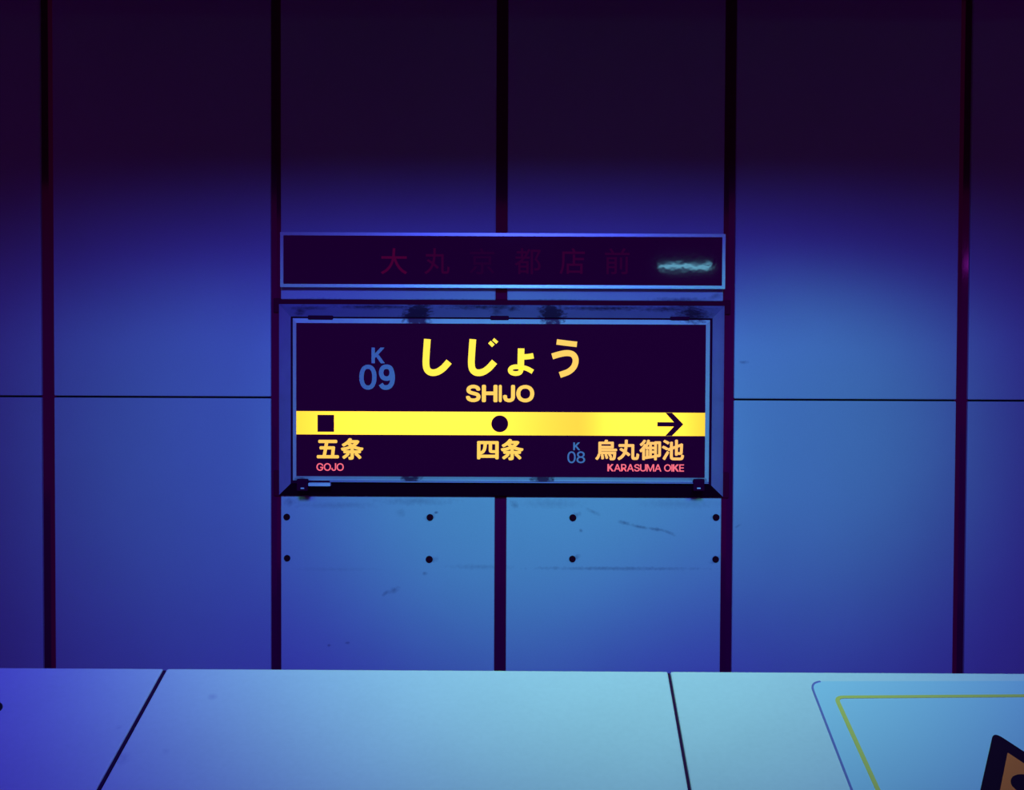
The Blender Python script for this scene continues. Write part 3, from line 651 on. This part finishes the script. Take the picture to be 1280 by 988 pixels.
def plane_body(name, mat, parent, pts, h0, h1):
    return solid(name, mat, parent, [on_plane(x, s_, h1) for x, s_ in pts], [on_plane(x, s_, h0) for x, s_ in pts])
def plane_strip(name, mat, parent, pts, w, h0, h1, closed=False):
    n = len(pts); L = []; Q = []
    for i in range(n):
        a, c = (pts[i - 1], pts[(i + 1) % n]) if closed else (pts[max(i - 1, 0)], pts[min(i + 1, n - 1)])
        d = Vector((c[0] - a[0], c[1] - a[1])).normalized(); nn = Vector((-d.y, d.x)) * w / 2
        L.append((pts[i][0] + nn.x, pts[i][1] + nn.y)); Q.append((pts[i][0] - nn.x, pts[i][1] - nn.y))
    bm = bmesh.new()
    T = [[bm.verts.new(on_plane(*p, h1)) for p in s_] for s_ in (L, Q)]
    B = [[bm.verts.new(on_plane(*p, h0)) for p in s_] for s_ in (L, Q)]
    for i in range(n if closed else n - 1):
        j = (i + 1) % n
        bm.faces.new((T[0][i], T[0][j], T[1][j], T[1][i])); bm.faces.new((B[0][i], B[1][i], B[1][j], B[0][j]))
        bm.faces.new((T[0][i], B[0][i], B[0][j], T[0][j])); bm.faces.new((T[1][i], T[1][j], B[1][j], B[1][i]))
    return link(name, from_bm(bm), mat, parent)
def rounded(pts, r, k=7):
    """closed polygon with rounded corners"""
    out = []; n = len(pts)
    for i in range(n):
        p = Vector(pts[i]); u = (Vector(pts[i - 1]) - p); v = (Vector(pts[(i + 1) % n]) - p)
        ang = u.angle(v); t_ = min(r / math.tan(ang / 2), 0.45 * u.length, 0.45 * v.length)
        a, c = p + u.normalized() * t_, p + v.normalized() * t_
        for j in range(k + 1):
            f = j / k
            out.append(tuple((1 - f) ** 2 * a + 2 * f * (1 - f) * p + f * f * c))
    return out

gr = gates[2]
S_BOT = SF + 0.03
def quad_from(corner_px, low_px, right_px, width):
    (xa, sa), (xb, sb) = plane_hit(*corner_px), plane_hit(*low_px)
    k = (xb - xa) / (sb - sa)
    xl = xa + k * (S_BOT - sa)
    sr = plane_hit(*right_px)[1]
    kr = (sr - sa) / (plane_hit(*right_px)[0] - xa)
    return [(xa, sa), (xa + width, sa + kr * width), (xl + width, S_BOT), (xl, S_BOT)]
outer = rounded(quad_from((1012, 852.5), (1064.5, 988), (1280, 852), 0.60), 0.018)
film = plane_body('warning_sticker', 'sticker_film', gr, outer, -0.0005, 0.0006)
film['label'] = 'pale blue warning sticker with yellow border'
plane_strip('sticker_edge', 'sticker_edge', film, outer[-8:] + outer[:7], 0.0024, 0.0, 0.0010)
inner = rounded(quad_from((1044.5, 872.5), (1097, 988), (1280, 870.8), 0.545), 0.010)
inner = [(x, max(s_, S_BOT + 0.012)) for x, s_ in inner]
plane_strip('yellow_border', 'sticker_yellow', film, inner, 0.0050, 0.0, 0.0012, True)
# warning triangle: black edge, orange field, exclamation mark
ax, as_ = plane_hit(1241.5, 916)
H = 0.168
def tri(dx, top, low): return [(dx, top), (dx + (top - low) * math.tan(math.radians(30)), low), (dx - (top - low) * math.tan(math.radians(30)), low)]
plane_body('warning_triangle', 'sticker_black', film, rounded(tri(ax, as_, as_ - H), 0.007), 0.0, 0.0013)
tw = 0.0175
plane_body('triangle_field', 'sticker_orange', film, rounded(tri(ax, as_ - 2 * tw, as_ - H + tw), 0.001), 0.0, 0.0019)
hx, hs = plane_hit(1286, 985)
r_ = 0.0175
ex = [(hx + r_ * math.cos(a_), hs + r_ * math.sin(a_)) for a_ in [math.pi * k / 14 for k in range(15)]] + [(hx - 0.006, hs - 0.037), (hx + 0.006, hs - 0.037)]
plane_body('exclamation_mark', 'sticker_black', film, ex, 0.0, 0.0024)
plane_body('exclamation_dot', 'sticker_black', film, [(hx + 0.0075 * math.cos(2 * math.pi * k / 16), hs - 0.0475 + 0.0075 * math.sin(2 * math.pi * k / 16)) for k in range(16)], 0.0, 0.0024)
# dark round cap on the left section, cut by the picture's edge
cx_, cs_ = plane_hit(-7, 887)
bm = bmesh.new(); rings = []
for rr, hh in ((0.0085, 0.0), (0.0085, 0.003), (0.007, 0.0055), (0.0035, 0.0068)):
    rings.append([bm.verts.new(on_plane(cx_ + rr * math.cos(2 * math.pi * k / 24), cs_ + rr * math.sin(2 * math.pi * k / 24), hh)) for k in range(24)])
for A_, B_ in zip(rings, rings[1:]):
    for k in range(24): bm.faces.new((A_[k], A_[(k + 1) % 24], B_[(k + 1) % 24], B_[k]))
bm.faces.new(rings[-1]); bm.faces.new(rings[0][::-1])
link('screw_cap', from_bm(bm), 'sticker_black', gates[0], True)

# ------------------------------------------------------------------ fluorescent lamp behind the camera, mirrored in the display board
TY = -1.5
lx0, lz0 = at(822, 335, 2 * BOARD_Y - TY)
lx1, lz1 = at(890, 332, 2 * BOARD_Y - TY)
lz = (lz0 + lz1) / 2
lamp = root('fluorescent_lamp', ((lx0 + lx1) / 2, TY, lz - 0.03), 'short white fluorescent tube lamp hanging from the platform ceiling', 'lamp')
def cyl_x(x0, x1, y, z, r, n=16):
    bm = bmesh.new()
    a = [bm.verts.new((x0, y + r * math.cos(2 * math.pi * k / n), z + r * math.sin(2 * math.pi * k / n))) for k in range(n)]
    b2 = [bm.verts.new((x1, v.co.y, v.co.z)) for v in a]
    bm.faces.new(a); bm.faces.new(b2[::-1])
    for k in range(n): bm.faces.new((a[k], b2[k], b2[(k + 1) % n], a[(k + 1) % n]))
    return from_bm(bm)
link('tube', cyl_x(lx0, lx1, TY, lz, 0.018), 'tube_light', lamp)
box('housing', 'lamp_housing', lamp, lx0 - 0.03, lx1 + 0.03, TY - 0.05, TY + 0.05, lz + 0.03, lz + 0.09, 0.006, 2)
for xe in (lx0, lx1):
    box('socket', 'lamp_housing', lamp, xe - 0.012, xe + 0.012, TY - 0.022, TY + 0.022, lz - 0.022, lz + 0.031, 0.003)
    box('hanger', 'lamp_housing', lamp, xe - 0.005, xe + 0.005, TY - 0.005, TY + 0.005, lz + 0.088, 4.0)
